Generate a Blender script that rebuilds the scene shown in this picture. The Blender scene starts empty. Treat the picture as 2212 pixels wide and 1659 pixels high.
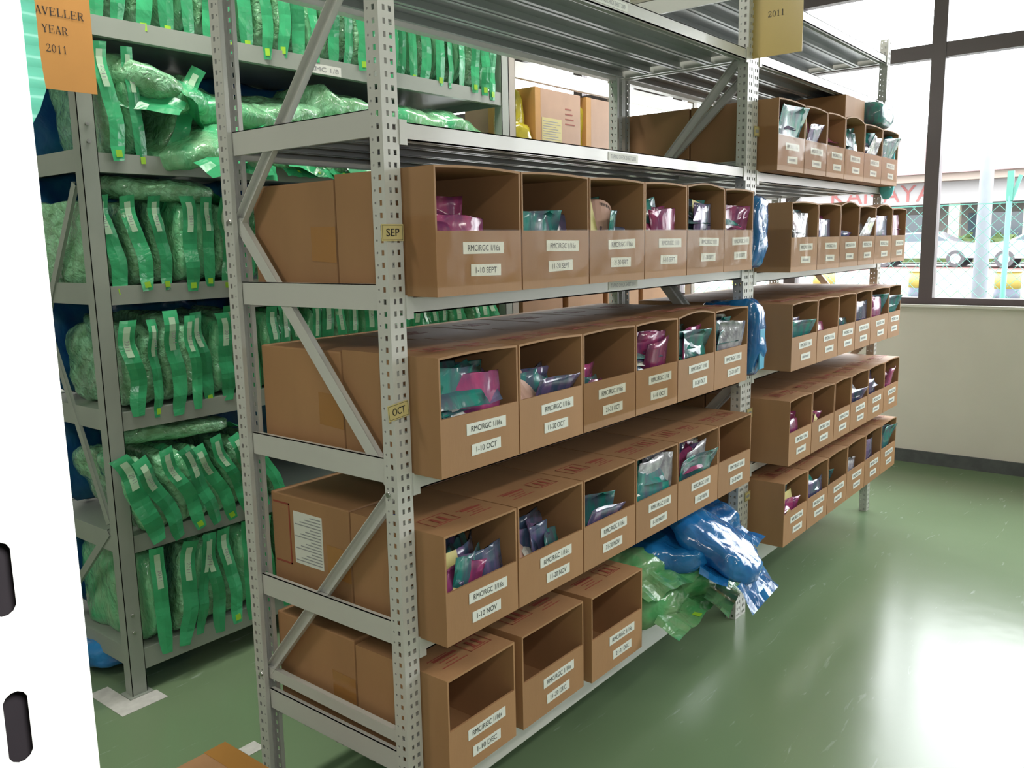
import bpy, math, random
from mathutils import Vector, Matrix, noise
random.seed(7)
C = bpy.context.scene.collection
sc = bpy.context.scene

# ---------------------------------------------------------------- camera
W, H = 2212, 1659
CAM = Vector((-1.2246, -1.2877, 1.45))
yaw, pit, rol, FPX = math.radians(39.24), math.radians(-9.1317), math.radians(-1.2452), 1854.63
f = Vector((math.cos(yaw)*math.cos(pit), math.sin(yaw)*math.cos(pit), math.sin(pit)))
r0 = Vector((math.sin(yaw), -math.cos(yaw), 0)); u0 = r0.cross(f)
r = r0*math.cos(rol)+u0*math.sin(rol); u = -r0*math.sin(rol)+u0*math.cos(rol)
cd = bpy.data.cameras.new('camera'); cam = bpy.data.objects.new('camera', cd); C.objects.link(cam)
M = Matrix((r, u, -f)).transposed().to_4x4(); M.translation = CAM
cam.matrix_world = M
cd.sensor_fit = 'HORIZONTAL'; cd.sensor_width = 36.0; cd.lens = FPX/W*36.0
cd.shift_x = 26.09/W; cd.shift_y = -3.86/W; cd.clip_start = .02
sc.camera = cam

# ---------------------------------------------------------------- world, lights, exposure
vs = sc.view_settings
sc.display_settings.display_device = 'sRGB'
vs.view_transform = 'Standard'; vs.look = 'None'; vs.gamma = 1; vs.exposure = 0.0; vs.use_curve_mapping = False
w = bpy.data.worlds.new('overcast_sky'); sc.world = w; w.use_nodes = True
bg = w.node_tree.nodes['Background']; bg.inputs[0].default_value = (.97, .98, 1, 1); bg.inputs[1].default_value = 10.0

def area(name, loc, rot, sx, sy, p, col=(1, 1, 1)):
    l = bpy.data.lights.new(name, 'AREA'); l.shape = 'RECTANGLE'; l.size = sx; l.size_y = sy; l.energy = p; l.color = col
    o = bpy.data.objects.new(name, l); o.location = loc; o.rotation_euler = rot; C.objects.link(o); return o
# ceiling fluorescent tubes of the room
for x in (-2.2, .2, 2.6):
    for y in (-2.6, .95):
        area('fluorescent_light', (x, y, 3.16), (0, 0, 0), 1.2, .3, 26, (1, .95, .87))
portal = area('window_daylight_portal', (4.60, .35, 2.0), (0, math.radians(90), 0), 1.92, 9.3, 1)
portal.data.cycles.is_portal = True
fl = bpy.data.lights.new('camera_flash', 'POINT'); fl.energy = 13; fl.shadow_soft_size = .02
fo = bpy.data.objects.new('camera_flash', fl); fo.location = CAM + u*.05 + r*.04 - f*.03; C.objects.link(fo)

# ---------------------------------------------------------------- materials
def lin(c):
    return tuple((v/12.92 if v <= .04045 else ((v+.055)/1.055)**2.4) for v in (x/255 for x in c))
def mat(name, rgb, rough=.5, metal=0, nz=0, nscale=8, bump=0, bscale=40, spec=.5, coat=0, rgb2=None, vary=0, stretch=(1, 1, 1), trans=0, bdist=.004):
    m = bpy.data.materials.new(name); m.use_nodes = True; nt = m.node_tree; N = nt.nodes; L = nt.links
    b = N['Principled BSDF']; b.inputs['Roughness'].default_value = rough; b.inputs['Metallic'].default_value = metal
    b.inputs['Specular IOR Level'].default_value = spec; b.inputs['Coat Weight'].default_value = coat; b.inputs['Coat Roughness'].default_value = .08
    c1 = (*rgb, 1); c2 = (*(rgb2 or tuple(v*(1-nz) for v in rgb)), 1)
    tc = N.new('ShaderNodeTexCoord'); mp = N.new('ShaderNodeMapping'); mp.inputs['Scale'].default_value = stretch
    L.new(tc.outputs['Object'], mp.inputs[0])
    out = None
    if nz or rgb2:
        n = N.new('ShaderNodeTexNoise'); n.inputs['Scale'].default_value = nscale; n.inputs['Detail'].default_value = 5
        L.new(mp.outputs[0], n.inputs['Vector'])
        rp = N.new('ShaderNodeValToRGB'); rp.color_ramp.elements[0].position = .38; rp.color_ramp.elements[1].position = .64
        rp.color_ramp.elements[0].color = c2; rp.color_ramp.elements[1].color = c1
        L.new(n.outputs[0], rp.inputs[0]); out = rp.outputs[0]
    if vary:
        oi = N.new('ShaderNodeObjectInfo'); hs = N.new('ShaderNodeHueSaturation')
        mr = N.new('ShaderNodeMapRange'); mr.inputs[3].default_value = 1-vary; mr.inputs[4].default_value = 1+vary
        L.new(oi.outputs['Random'], mr.inputs[0]); L.new(mr.outputs[0], hs.inputs['Value'])
        if out: L.new(out, hs.inputs['Color'])
        else: hs.inputs['Color'].default_value = c1
        out = hs.outputs[0]
    if out: L.new(out, b.inputs['Base Color'])
    else: b.inputs['Base Color'].default_value = c1
    if bump:
        n2 = N.new('ShaderNodeTexNoise'); n2.inputs['Scale'].default_value = bscale; n2.inputs['Detail'].default_value = 3; n2.inputs['Distortion'].default_value = .6
        L.new(mp.outputs[0], n2.inputs['Vector'])
        bp = N.new('ShaderNodeBump'); bp.inputs['Strength'].default_value = bump; bp.inputs['Distance'].default_value = bdist
        L.new(n2.outputs[0], bp.inputs['Height']); L.new(bp.outputs[0], b.inputs['Normal'])
    if trans:
        t = N.new('ShaderNodeBsdfTransparent'); t.inputs[0].default_value = (*[min(1, v*.5+.5) for v in rgb], 1)
        mx = N.new('ShaderNodeMixShader'); mx.inputs[0].default_value = trans
        L.new(b.outputs[0], mx.inputs[1]); L.new(t.outputs[0], mx.inputs[2]); L.new(mx.outputs[0], N['Material Output'].inputs[0])
    return m
card_m = mat('brown_cardboard', (.425, .228, .108), .62, nz=.13, nscale=6, vary=.08, bump=.12, bscale=120, bdist=.002, stretch=(1, 1, .3))
kraft_m = mat('yellow_cardboard', (.62, .33, .10), .6, nz=.1)
pinkcard_m = mat('pale_cardboard', (.55, .36, .26), .6, nz=.08)
red_m = mat('red_print', (.33, .07, .045), .6)
brtape_m = mat('brown_packing_tape', (.40, .19, .06), .22, coat=.3)
paper_m = mat('white_paper', (.78, .80, .76), .5)
pinkp_m = mat('pink_paper', (.70, .45, .38), .55)
yelp_m = mat('yellow_paper', (.72, .66, .28), .55)
ink_m = mat('black_ink', (.03, .03, .035), .5)
faint_m = mat('faded_grey_ink', (.33, .34, .36), .5)
post_m = mat('light_grey_paint', (.62, .62, .60), .28, nz=.04, nscale=3, coat=.25)
blue_in = mat('grey_painted_shelf', (.42, .44, .45), .33, nz=.06, nscale=3, coat=.15)
oldpost_m = mat('greenish_grey_paint', (.37, .41, .37), .35, nz=.08, nscale=5)
bolt_m = mat('zinc_steel', (.5, .5, .5), .3, 1)
frame_m = mat('brown_window_frame', (.115, .095, .105), .4)
wall_m = mat('cream_wall_paint', (.84, .81, .76), .6, nz=.05, nscale=2.5, bump=.05, bscale=30)
ceil_m = mat('ceiling_paint', (.72, .70, .60), .7)
skirt_m = mat('grey_skirting', (.12, .13, .14), .5, nz=.2, nscale=20)
tape_m = mat('white_floor_tape', (.7, .7, .68), .5, nz=.15, nscale=30)
tag_m = mat('yellow_card', (.66, .56, .26), .35, coat=.4)
orange_m = mat('orange_card', (.72, .34, .09), .5, nz=.05)
amber_m = mat('laminated_yellow_card', (.62, .46, .17), .22, nz=.05, coat=.6)
white_m = mat('white_post_paint', (.8, .8, .8), .4)
mint_m = mat('mint_plastic_film', (.22, .80, .60), .15, trans=.25, nz=.1, nscale=9)
STK = mat('lime_sticker', (.40, .75, .05), .4)
g_body = mat('green_plastic', (.10, .60, .28), .12, rgb2=(.28, .60, .33), nscale=11, bump=1, bscale=34, vary=.15, coat=.7, bdist=.016, stretch=(1, 1, .55))
g_clear = mat('clear_crinkled_plastic', (.34, .76, .46), .1, rgb2=(.20, .46, .24), nscale=26, bump=1, bscale=42, vary=.12, coat=.9, bdist=.016)
g_band = mat('green_seam_plastic', (.06, .48, .21), .2, nz=.15, nscale=14, bump=.5, bscale=14, vary=.15, bdist=.01)
g_lab = mat('pale_green_label', (.52, .76, .55), .4)
b_body = mat('blue_plastic', (.015, .22, .58), .12, rgb2=(.01, .12, .38), nscale=8, bump=.8, bscale=12, coat=.8, vary=.1, bdist=.014)
bd_body = mat('dark_blue_plastic', (.01, .06, .25), .2, rgb2=(.02, .16, .30), nscale=8, bump=.6, bscale=14, bdist=.012)
y_body = mat('yellow_plastic', (.62, .55, .05), .18, rgb2=(.42, .36, .03), nscale=8, bump=.7, bscale=14, coat=.5, bdist=.012)
P = {
 'teal': mat('teal_pouch', (.02, .29, .25), .2, rgb2=(.10, .14, .20), nscale=38, stretch=(1, 1, .22), bump=.5, bscale=25, coat=.5, vary=.3, bdist=.008),
 'magenta': mat('magenta_pouch', (.44, .06, .19), .2, rgb2=(.22, .05, .16), nscale=38, stretch=(1, 1, .22), bump=.5, bscale=25, coat=.5, vary=.25, bdist=.008),
 'purple': mat('purple_pouch', (.19, .12, .28), .18, rgb2=(.05, .09, .16), nscale=38, stretch=(1, 1, .22), bump=.5, bscale=25, coat=.5, vary=.3, bdist=.008),
 'clear': mat('clear_pouch', (.55, .56, .62), .1, rgb2=(.25, .24, .30), nscale=34, bump=.8, bscale=25, coat=.8, vary=.15, bdist=.01),
}
def film(name, tint=(1, 1, 1), a=.12, rough=.12, bump=.5, bscale=18):
    m = bpy.data.materials.new(name); m.use_nodes = True; N = m.node_tree.nodes; L = m.node_tree.links; N.remove(N['Principled BSDF'])
    t = N.new('ShaderNodeBsdfTransparent'); t.inputs[0].default_value = (*tint, 1); g = N.new('ShaderNodeBsdfGlossy'); g.inputs['Roughness'].default_value = rough
    mx = N.new('ShaderNodeMixShader'); lw = N.new('ShaderNodeLayerWeight'); lw.inputs[0].default_value = a
    L.new(lw.outputs['Facing'], mx.inputs[0]) if False else L.new(lw.outputs['Fresnel'], mx.inputs[0])
    L.new(t.outputs[0], mx.inputs[1]); L.new(g.outputs[0], mx.inputs[2]); L.new(mx.outputs[0], N['Material Output'].inputs[0])
    if bump:
        tc = N.new('ShaderNodeTexCoord'); n2 = N.new('ShaderNodeTexNoise'); n2.inputs['Scale'].default_value = bscale; bp = N.new('ShaderNodeBump')
        bp.inputs['Strength'].default_value = bump; bp.inputs['Distance'].default_value = .01
        L.new(tc.outputs['Object'], n2.inputs['Vector']); L.new(n2.outputs[0], bp.inputs['Height']); L.new(bp.outputs[0], g.inputs['Normal']); L.new(bp.outputs[0], lw.inputs['Normal'])
    return m
film_m = film('clear_packing_tape', (.99, .97, .93), .12, .1, .35, 7)
glass_m = film('window_glass', (.97, .98, .98), .06, .02, 0)

def floor_mat():
    m = bpy.data.materials.new('green_epoxy_floor'); m.use_nodes = True; N = m.node_tree.nodes; L = m.node_tree.links; b = N['Principled BSDF']
    tc = N.new('ShaderNodeTexCoord')
    n = N.new('ShaderNodeTexNoise'); n.inputs['Scale'].default_value = 1.3; n.inputs['Detail'].default_value = 8
    rp = N.new('ShaderNodeValToRGB'); rp.color_ramp.elements[0].color = (.165, .25, .14, 1); rp.color_ramp.elements[1].color = (.21, .31, .175, 1)
    L.new(tc.outputs['Object'], n.inputs['Vector']); L.new(n.outputs[0], rp.inputs[0])
    # thin pale scratches
    mp = N.new('ShaderNodeMapping'); mp.inputs['Scale'].default_value = (1.3, 9, 1); mp.inputs['Rotation'].default_value = (0, 0, .7); L.new(tc.outputs['Object'], mp.inputs[0])
    s = N.new('ShaderNodeTexNoise'); s.inputs['Scale'].default_value = 3; s.inputs['Detail'].default_value = 8; s.inputs['Distortion'].default_value = 1.5; L.new(mp.outputs[0], s.inputs['Vector'])
    r2 = N.new('ShaderNodeValToRGB'); r2.color_ramp.elements[0].position = .66; r2.color_ramp.elements[1].position = .74; L.new(s.outputs[0], r2.inputs[0])
    mx = N.new('ShaderNodeMixRGB'); mx.inputs[2].default_value = (.3, .4, .3, 1); L.new(r2.outputs[0], mx.inputs[0]); L.new(rp.outputs[0], mx.inputs[1]); L.new(mx.outputs[0], b.inputs['Base Color'])
    rr = N.new('ShaderNodeMapRange'); rr.inputs[3].default_value = .15; rr.inputs[4].default_value = .27; L.new(n.outputs[0], rr.inputs[0]); L.new(rr.outputs[0], b.inputs['Roughness'])
    b.inputs['Specular IOR Level'].default_value = .9
    n3 = N.new('ShaderNodeTexNoise'); n3.inputs['Scale'].default_value = 7; bp = N.new('ShaderNodeBump'); bp.inputs['Strength'].default_value = .12; bp.inputs['Distance'].default_value = .006
    L.new(tc.outputs['Object'], n3.inputs['Vector']); L.new(n3.outputs[0], bp.inputs['Height']); L.new(bp.outputs[0], b.inputs['Normal'])
    return m
floor_m = floor_mat()

# ---------------------------------------------------------------- mesh helpers
class MB:
    def __init__(s): s.v = []; s.f = []; s.m = []; s.s = []
    def face(s, pts, mi=0, sm=False):
        n = len(s.v); s.v += [tuple(p) for p in pts]; s.f.append(list(range(n, n+len(pts)))); s.m.append(mi); s.s.append(sm)
    def box(s, x0, x1, y0, y1, z0, z1, mi=0, xf=None):
        c = [(x, y, z) for z in (z0, z1) for y in (y0, y1) for x in (x0, x1)]
        if xf: c = [xf @ Vector(p) for p in c]
        n = len(s.v); s.v += [tuple(p) for p in c]
        for q in ((0, 2, 3, 1), (4, 5, 7, 6), (0, 1, 5, 4), (2, 6, 7, 3), (0, 4, 6, 2), (1, 3, 7, 5)):
            s.f.append([n+i for i in q]); s.m.append(mi); s.s.append(False)
    def bar(s, a, b, w, d, up=(1, 0, 0), mi=0):
        a, b = Vector(a), Vector(b); t = (b-a).normalized(); n = Vector(up); n = (n-t*n.dot(t)).normalized(); q = t.cross(n)
        X = Matrix((q, t, n)).transposed().to_4x4(); X.translation = a
        s.box(-w/2, w/2, 0, (b-a).length, -d/2, d/2, mi, X)
    def cyl(s, c, rad, z0, z1, n=12, mi=0, rad2=None, xf=None):
        rad2 = rad if rad2 is None else rad2; b0 = len(s.v)
        for z, rr in ((z0, rad), (z1, rad2)):
            for i in range(n):
                a = 2*math.pi*i/n; p = Vector((c[0]+rr*math.cos(a), c[1]+rr*math.sin(a), z)); s.v.append(tuple(xf @ p if xf else p))
        for i in range(n): s.f.append([b0+i, b0+(i+1) % n, b0+n+(i+1) % n, b0+n+i]); s.m.append(mi); s.s.append(True)
        s.f.append([b0+n+i for i in range(n)]); s.m.append(mi); s.s.append(False); s.f.append([b0+i for i in reversed(range(n))]); s.m.append(mi); s.s.append(False)
    def mesh(s, name, mats):
        me = bpy.data.meshes.new(name); me.from_pydata(s.v, [], s.f)
        for m in mats if isinstance(mats, (list, tuple)) else [mats]: me.materials.append(m)
        me.polygons.foreach_set('material_index', s.m); me.polygons.foreach_set('use_smooth', s.s); me.update(); return me
    def build(s, name, mats, parent=None, loc=(0, 0, 0)):
        return link(name, s.mesh(name, mats), parent, loc)
def link(name, me, parent=None, loc=(0, 0, 0), rot=(0, 0, 0)):
    o = bpy.data.objects.new(name, me); C.objects.link(o); o.location = loc; o.rotation_euler = rot
    if parent: o.parent = parent
    return o
def tag(o, label, cat, group=None, kind=None):
    o['label'] = label; o['category'] = cat
    if group: o['group'] = group
    if kind: o['kind'] = kind
    return o
def thing(name, label, cat, loc=(0, 0, 0), rot=(0, 0, 0), group=None):
    return tag(link(name, None, None, loc, rot), label, cat, group)
def struct(o): o['kind'] = 'structure'; return o
def solidify(o, t, off=-1):
    m = o.modifiers.new('thickness', 'SOLIDIFY'); m.thickness = t; m.offset = off; return o
ORD = 'zeroth first second third fourth fifth sixth seventh eighth ninth tenth eleventh twelfth thirteenth fourteenth fifteenth sixteenth seventeenth eighteenth nineteenth twentieth'.split()
def ordn(i): return ORD[i] if i < len(ORD) else 'twenty-' + ORD[i-20]

# lettering: plain text converted to mesh, standing in the XZ plane, facing -y, origin at centre
_tx = {}
def text_mesh(s, w, h, mt):
    k = (s, w, h, mt.name)
    if k in _tx: return _tx[k]
    cu = bpy.data.curves.new('lettering', 'FONT'); cu.body = s; cu.size = 1; cu.resolution_u = 3
    o = bpy.data.objects.new('lettering', cu); C.objects.link(o); bpy.context.view_layer.update()
    me = bpy.data.meshes.new_from_object(o.evaluated_get(bpy.context.evaluated_depsgraph_get())); bpy.data.objects.remove(o)
    xs = [v.co.x for v in me.vertices]; ys = [v.co.y for v in me.vertices]; x0, x1, y0, y1 = min(xs), max(xs), min(ys), max(ys)
    for v in me.vertices: v.co = ((v.co.x-(x0+x1)/2)/(x1-x0)*w, 0, (v.co.y-(y0+y1)/2)/(y1-y0)*h)
    me.materials.clear(); me.materials.append(mt); _tx[k] = me; return me
# serif lettering drawn stroke by stroke; glyph strokes in a unit cell (x0,y0,x1,y1,width)
_G = {
 'T': [(.5, 0, .5, 1, .16), (.05, .95, .95, .95, .1), (.05, .8, .05, 1, .06), (.95, .8, .95, 1, .06), (.3, .03, .7, .03, .06)],
 'R': [(.2, 0, .2, 1, .16), (.2, .96, .6, .96, .07), (.6, .96, .8, .82, .12), (.8, .82, .78, .62, .14), (.78, .62, .55, .5, .1), (.2, .5, .55, .5, .07), (.5, .5, .85, .03, .16), (.03, .03, .38, .03, .06), (.75, .03, 1, .03, .06), (.05, .97, .2, .97, .06)],
 'A': [(.5, .98, .14, .03, .08), (.5, 1, .86, .03, .17), (.25, .33, .75, .33, .06), (0, .03, .3, .03, .06), (.7, .03, 1, .03, .06)],
 'V': [(.14, .97, .5, .02, .17), (.86, .97, .5, .02, .08), (0, .97, .32, .97, .06), (.7, .97, 1, .97, .06)],
 'E': [(.2, 0, .2, 1, .17), (.05, .96, .88, .96, .08), (.05, .04, .92, .04, .08), (.2, .52, .7, .52, .07), (.88, .76, .88, 1, .06), (.92, 0, .92, .26, .06), (.7, .4, .7, .64, .06)],
 'L': [(.25, 0, .25, 1, .17), (.05, .97, .45, .97, .06), (.05, .04, .92, .04, .08), (.92, 0, .92, .3, .06)],
 'Y': [(.12, .97, .5, .5, .16), (.88, .97, .5, .5, .08), (.5, 0, .5, .52, .16), (.3, .03, .7, .03, .06), (0, .97, .3, .97, .06), (.7, .97, 1, .97, .06)],
 '2': [(.12, .75, .2, .92, .12), (.2, .92, .5, 1, .09), (.5, 1, .8, .88, .12), (.8, .88, .8, .66, .15), (.8, .66, .1, .06, .1), (.08, .06, .9, .06, .14), (.9, .02, .95, .25, .07)],
 '0': [(.5, 1, .2, .8, .1), (.2, .8, .15, .5, .16), (.15, .5, .2, .2, .16), (.2, .2, .5, 0, .1), (.5, 0, .8, .2, .1), (.8, .2, .85, .5, .16), (.85, .5, .8, .8, .16), (.8, .8, .5, 1, .1)],
 '1': [(.5, 0, .5, 1, .17), (.25, .8, .5, .98, .08), (.25, .03, .75, .03, .07)]}
def serif(s, w, h, adv=1.12):
    mb = MB(); n = len(s); tot = n*adv-(adv-1); cw = w/tot; k = 0
    for i, ch in enumerate(s):
        for (a, b, c, d, t) in _G[ch]:
            A = Vector((-w/2+(i*adv+a)*cw, 0, (b-.5)*h)); B = Vector((-w/2+(i*adv+c)*cw, 0, (d-.5)*h)); T = (B-A).normalized(); q = Vector((T.z, 0, -T.x))*t*cw*.5
            e = T*t*cw*.25; y = -.00002*k; k += 1; A = A-e; B = B+e
            mb.face([(p.x, y, p.z) for p in (A-q, A+q, B+q, B-q)])
    return mb.mesh('lettering', ink_m)

# ---------------------------------------------------------------- room
mb = MB(); mb.box(-6, 4.64, -6.5, 5.2, -.1, 0); struct(mb.build('floor', floor_m))
mb = MB(); mb.box(-6, 4.9, -6.5, 5.2, 3.2, 3.3); struct(mb.build('ceiling', ceil_m))
mb = MB(); mb.box(2.9, 3.25, -6.4, 5.1, 3.03, 3.2); struct(mb.build('trim_1', ceil_m))
mb = MB(); mb.box(-6, 4.64, 5.2, 5.3, 0, 3.2); struct(mb.build('wall_back', wall_m))
mb = MB(); mb.box(-6.1, -6, -6.5, 5.3, 0, 3.2); struct(mb.build('wall_left', wall_m))
mb = MB(); mb.box(-6, 4.64, -6.6, -6.5, 0, 3.2); struct(mb.build('wall_front', wall_m))
YW0, YW1 = -4.3, 5.0
mb = MB(); mb.box(4.64, 4.86, -6.5, 5.3, -.05, 1.02); mb.box(4.64, 4.86, -6.5, YW0, 1.02, 3.2); mb.box(4.64, 4.86, YW1, 5.3, 1.02, 3.2); mb.box(4.64, 4.86, YW0, YW1, 3.0, 3.2)
struct(mb.build('wall_right', wall_m))
mb = MB(); mb.box(4.628, 4.64, -6.5, 5.2, 0, .082); struct(mb.build('baseboard_right', skirt_m))
wn = struct(link('window_1', None)); mb = MB()
ys = [.055+.87*i for i in range(-5, 6)]; ys = [y for y in ys if YW0 < y < YW1]
for y0, y1, z0, z1 in [(YW0, YW1, 1.02, 1.06), (YW0, YW1, 2.93, 3.0), (YW0, YW1, 2.505, 2.59), (YW0, YW0+.06, 1.06, 2.93), (YW1-.06, YW1, 1.06, 2.93)]: mb.box(4.67, 4.74, y0, y1, z0, z1)
for y in ys: mb.box(4.665, 4.745, y-.04, y+.04, 1.06, 2.93)
mb.build('window_frame', frame_m, wn)
E_ = [YW0]+ys+[YW1]
for a, b in zip(E_, E_[1:]):
    for z0, z1 in ((1.06, 2.505), (2.59, 2.93)):
        g = MB(); g.box(4.70, 4.705, a+.04, b-.04, z0, z1); g.build('pane', glass_m, wn)
mb = MB(); mb.box(4.60, 4.66, -6.5, 5.2, 1.005, 1.02); struct(mb.build('trim_2', mat('white_sill', (.8, .8, .76), .5)))

# floor tape marks
mb = MB(); mb.box(-.045, .11, 1.245, 1.318, .0005, .0015); mb.box(-.045, .02, 1.318, 1.47, .0005, .0015)
tag(mb.build('floor_tape', tape_m), 'white corner of floor tape around the foot of the left rack', 'floor tape')
mb = MB(); mb.box(.074, .128, .742, .795, .0005, .0015)
tag(mb.build('floor_tape', tape_m), 'small white square of tape on the green floor behind the near rack', 'floor tape')

# ---------------------------------------------------------------- rack pieces
def cell(mb, F, u0, u1, v0, v1, hole):
    if not hole:
        mb.face([F(u0, v0), F(u1, v0), F(u1, v1), F(u0, v1)]); return
    cx, cz, hw, hh, rnd = hole
    if rnd:
        pts = [(cx+hw*math.cos(math.pi/8+i*math.pi/4), cz+hh*math.sin(math.pi/8+i*math.pi/4)) for i in range(8)]
        cor = [(u1, v1), (u0, v1), (u0, v0), (u1, v0)]
        for k in range(4):
            a = pts[2*k]; b = pts[(2*k+1) % 8]; c = pts[(2*k+2) % 8]
            mb.face([F(*cor[k]), F(*b), F(*a)]); mb.face([F(*cor[k]), F(*cor[(k+1) % 4]), F(*c), F(*b)])
    else:
        a, b, c, d = cx-hw, cx+hw, cz-hh, cz+hh
        mb.face([F(u0, v0), F(a, v0), F(a, v1), F(u0, v1)]); mb.face([F(b, v0), F(u1, v0), F(u1, v1), F(b, v1)])
        mb.face([F(a, v0), F(b, v0), F(b, c), F(a, c)]); mb.face([F(a, d), F(b, d), F(b, v1), F(a, v1)])
def perf(mb, F, wd, h, cols, pitch=.025, z0=0):
    n = int(round(h/pitch)); ed = [0]+[ (cols[i][0]+cols[i+1][0])/2 for i in range(len(cols)-1)]+[wd]
    if not cols: mb.face([F(0, 0), F(wd, 0), F(wd, h), F(0, h)]); return
    for i, (cx, hw, hh, rnd) in enumerate(cols):
        for k in range(n):
            v0 = k*pitch; cell(mb, F, ed[i], ed[i+1], v0, v0+pitch, (cx, v0+pitch/2, hw, hh, rnd))
PW, PD = .045, .037
def post_mesh(h, detail=True):
    mb = MB(); side = [(.0125, .004, .0054, False), (.0285, .0026, .0026, True)]; web = [(.0155, .0033, .0055, False), (.0322, .0045, .0055, False)]
    perf(mb, lambda a, v: (0, a, v), PD, h, side)
    perf(mb, lambda a, v: (PW, a, v), PD, h, side)
    perf(mb, lambda a, v: (a, 0, v), PW, h, web)
    for a, b in ((0, .011), (PW-.011, PW)): mb.face([(a, PD, 0), (b, PD, 0), (b, PD, h), (a, PD, h)])
    return mb.mesh('post', post_m)
POST = post_mesh(2.4)
POSTS = post_mesh(2.35)
def post(parent, x, y, back=False, me=None, mir=False):
    o = link('post', me or POST, parent, (x, y, 0))
    if back: o.scale = (1, -1, 1)
    solidify(o, .0016, 0); return o
def channel(mb, a, b, w, d, x, opens):   # bracing channel from a=(y,z) to b, opens=-1 shows groove toward -x
    A = Vector((x, a[0], a[1])); B = Vector((x, b[0], b[1])); t = (B-A).normalized(); n = Vector((opens, 0, 0)); q = t.cross(n)
    X = Matrix((q, t, n)).transposed().to_4x4(); X.translation = A; Lh = (B-A).length
    mb.box(-w/2, w/2, 0, Lh, -.001, .001, 0, X); mb.box(-w/2, -w/2+.0018, 0, Lh, 0, d, 0, X); mb.box(w/2-.0018, w/2, 0, Lh, 0, d, 0, X)
def bolt(parent, x, y, z):
    X = Matrix.Translation((x, y, z)) @ Matrix.Rotation(math.pi/2, 4, 'Y'); mb = MB(); mb.cyl((0, 0), .0062, -.006, .006, 6, 0, None, X); return mb.build('bolt', bolt_m, parent)
D = .565
LV = {'A': 1.70, 'B': 1.345, 'C': .963, 'D': .587, 'E': .262}
UP = {2.10: .026, 1.70: .026, 1.345: .028, .963: .036, .587: .040, .262: .048}
LF = {'A': 1.69, 'B': 1.325, 'C': .957, 'D': .593, 'E': .28}
def rack(root, x0, x1, levels, braces, side_m=blue_in):
    for (px, py, bk) in ((x0, 0, 0), (x1-PW, 0, 0), (x0, D, 1), (x1-PW, D, 1)): post(root, px, py, bool(bk))
    for fx in (x0+.0225, x1-.0225):
        for (a, b, o) in braces:
            mb = MB(); channel(mb, a, b, .030, .014, fx+(.006 if o < 0 else -.006), o); mb.build('brace', post_m, root)
        for (a, b, o) in braces[:4]: bolt(root, fx-.022, a[0]-.004 if a[0] < .2 else a[0]+.004, a[1])
    for z in levels:
        mb = MB(); mb.box(x0+PW, x1-PW, 0, .003, z-.036, z); mb.box(x0+PW, x1-PW, 0, .032, z-.0025, z); mb.box(x0+PW, x1-PW, 0, .012, z-.036, z-.033); mb.box(x0+PW, x1-PW, .029, .032, z-.036, z)
        mb.build('front_beam', post_m, root)
        mb = MB(); mb.box(x0+PW, x1-PW, D-.032, D, z-.036, z); mb.build('back_beam', post_m, root)
        for xx in (x0, x1-PW):
            mb = MB(); s = 1 if xx == x0 else -1; X0 = xx+.013 if s > 0 else xx+PW-.013
            a, b = sorted((X0, X0+s*.0022)); up = UP.get(z, .028); mb.box(a, b, PD+.001, D-PD-.001, z+up-.053, z+up)
            a, b = sorted((X0, X0+s*.012)); mb.box(a, b, PD+.001, D-PD-.001, z+up-.002, z+up); mb.box(a, b, PD+.001, D-PD-.001, z+up-.055, z+up-.053)
            mb.build('side_beam', post_m, root)
            mb = MB(); a, b = (xx+PW, xx+PW+.021) if s > 0 else (xx-.021, xx); mb.box(a, b, -.0035, .0, z-.046, z+.004); mb.build('beam_connector', post_m, root)
        if z < .3: mb = MB(); mb.box(x0+PW, x1-PW, .002, .005, z-.112, z-.037); mb.box(x0+PW, x1-PW, .005, .02, z-.112, z-.109); mb.build('kick_panel', post_m, root)
        n = 4; pw = (D-.075)/n
        for i in range(n):
            y0 = .036+i*pw; y1 = y0+pw-.010; mb = MB()
            mb.box(x0+.032, x1-.032, y0, y1, z-.0035, z-.001)
            for a in (y0, y1-.002): mb.box(x0+.032, x1-.032, a, a+.002, z-.026, z-.0035)
            mb.box(x0+.032, x1-.032, y0, y0+.012, z-.027, z-.025); mb.box(x0+.032, x1-.032, y1-.012, y1, z-.027, z-.025)
            mb.build('deck_plank', side_m, root)
BR = [((.02, 2.10), (.528, 1.52), -1), ((.535, 1.516), (.03, .93), 1), ((.03, .925), (.53, .36), -1), ((.535, .352), (.02, .344), 1)]
near = thing('shelving_rack', 'pale grey perforated steel rack in front, cartons on its lower four shelves', 'shelving rack', (0, 0, 0))
rack(near, 0, 1.8, [2.10]+list(LV.values()), BR)
far = thing('shelving_rack', 'pale grey perforated steel rack beyond it, six cartons on every shelf, beside the window wall', 'shelving rack', (1.802, 0, 0))
BR2 = [((.02, 2.04), (.528, 1.58), -1)]+BR[1:]
rack(far, 0, 1.66, [2.32, 2.10]+list(LF.values()), BR2)
mb = MB(); mb.box(.04, .09, .3, .53, 0, .01)

def beam_label(root, x, z, w, h, txt, y=-.0012, m=None):
    mb = MB(); mb.box(x-w/2, x+w/2, y, y+.001, z-h/2, z+h/2); l = mb.build('shelf_label', m or paper_m, root)
    link('lettering', text_mesh(txt, w*.84, h*.5, faint_m), l, (x, y-.0006, z)); return l
beam_label(near, .92, 1.682, .16, .022, 'TAPING CHECK SHEET 2010')
beam_label(near, .92, 1.328, .16, .022, 'TAPING CHECK SHEET 2010')
beam_label(near, .86, 2.082, .16, .022, 'TAPING CHECK SHEET 2009')

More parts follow.
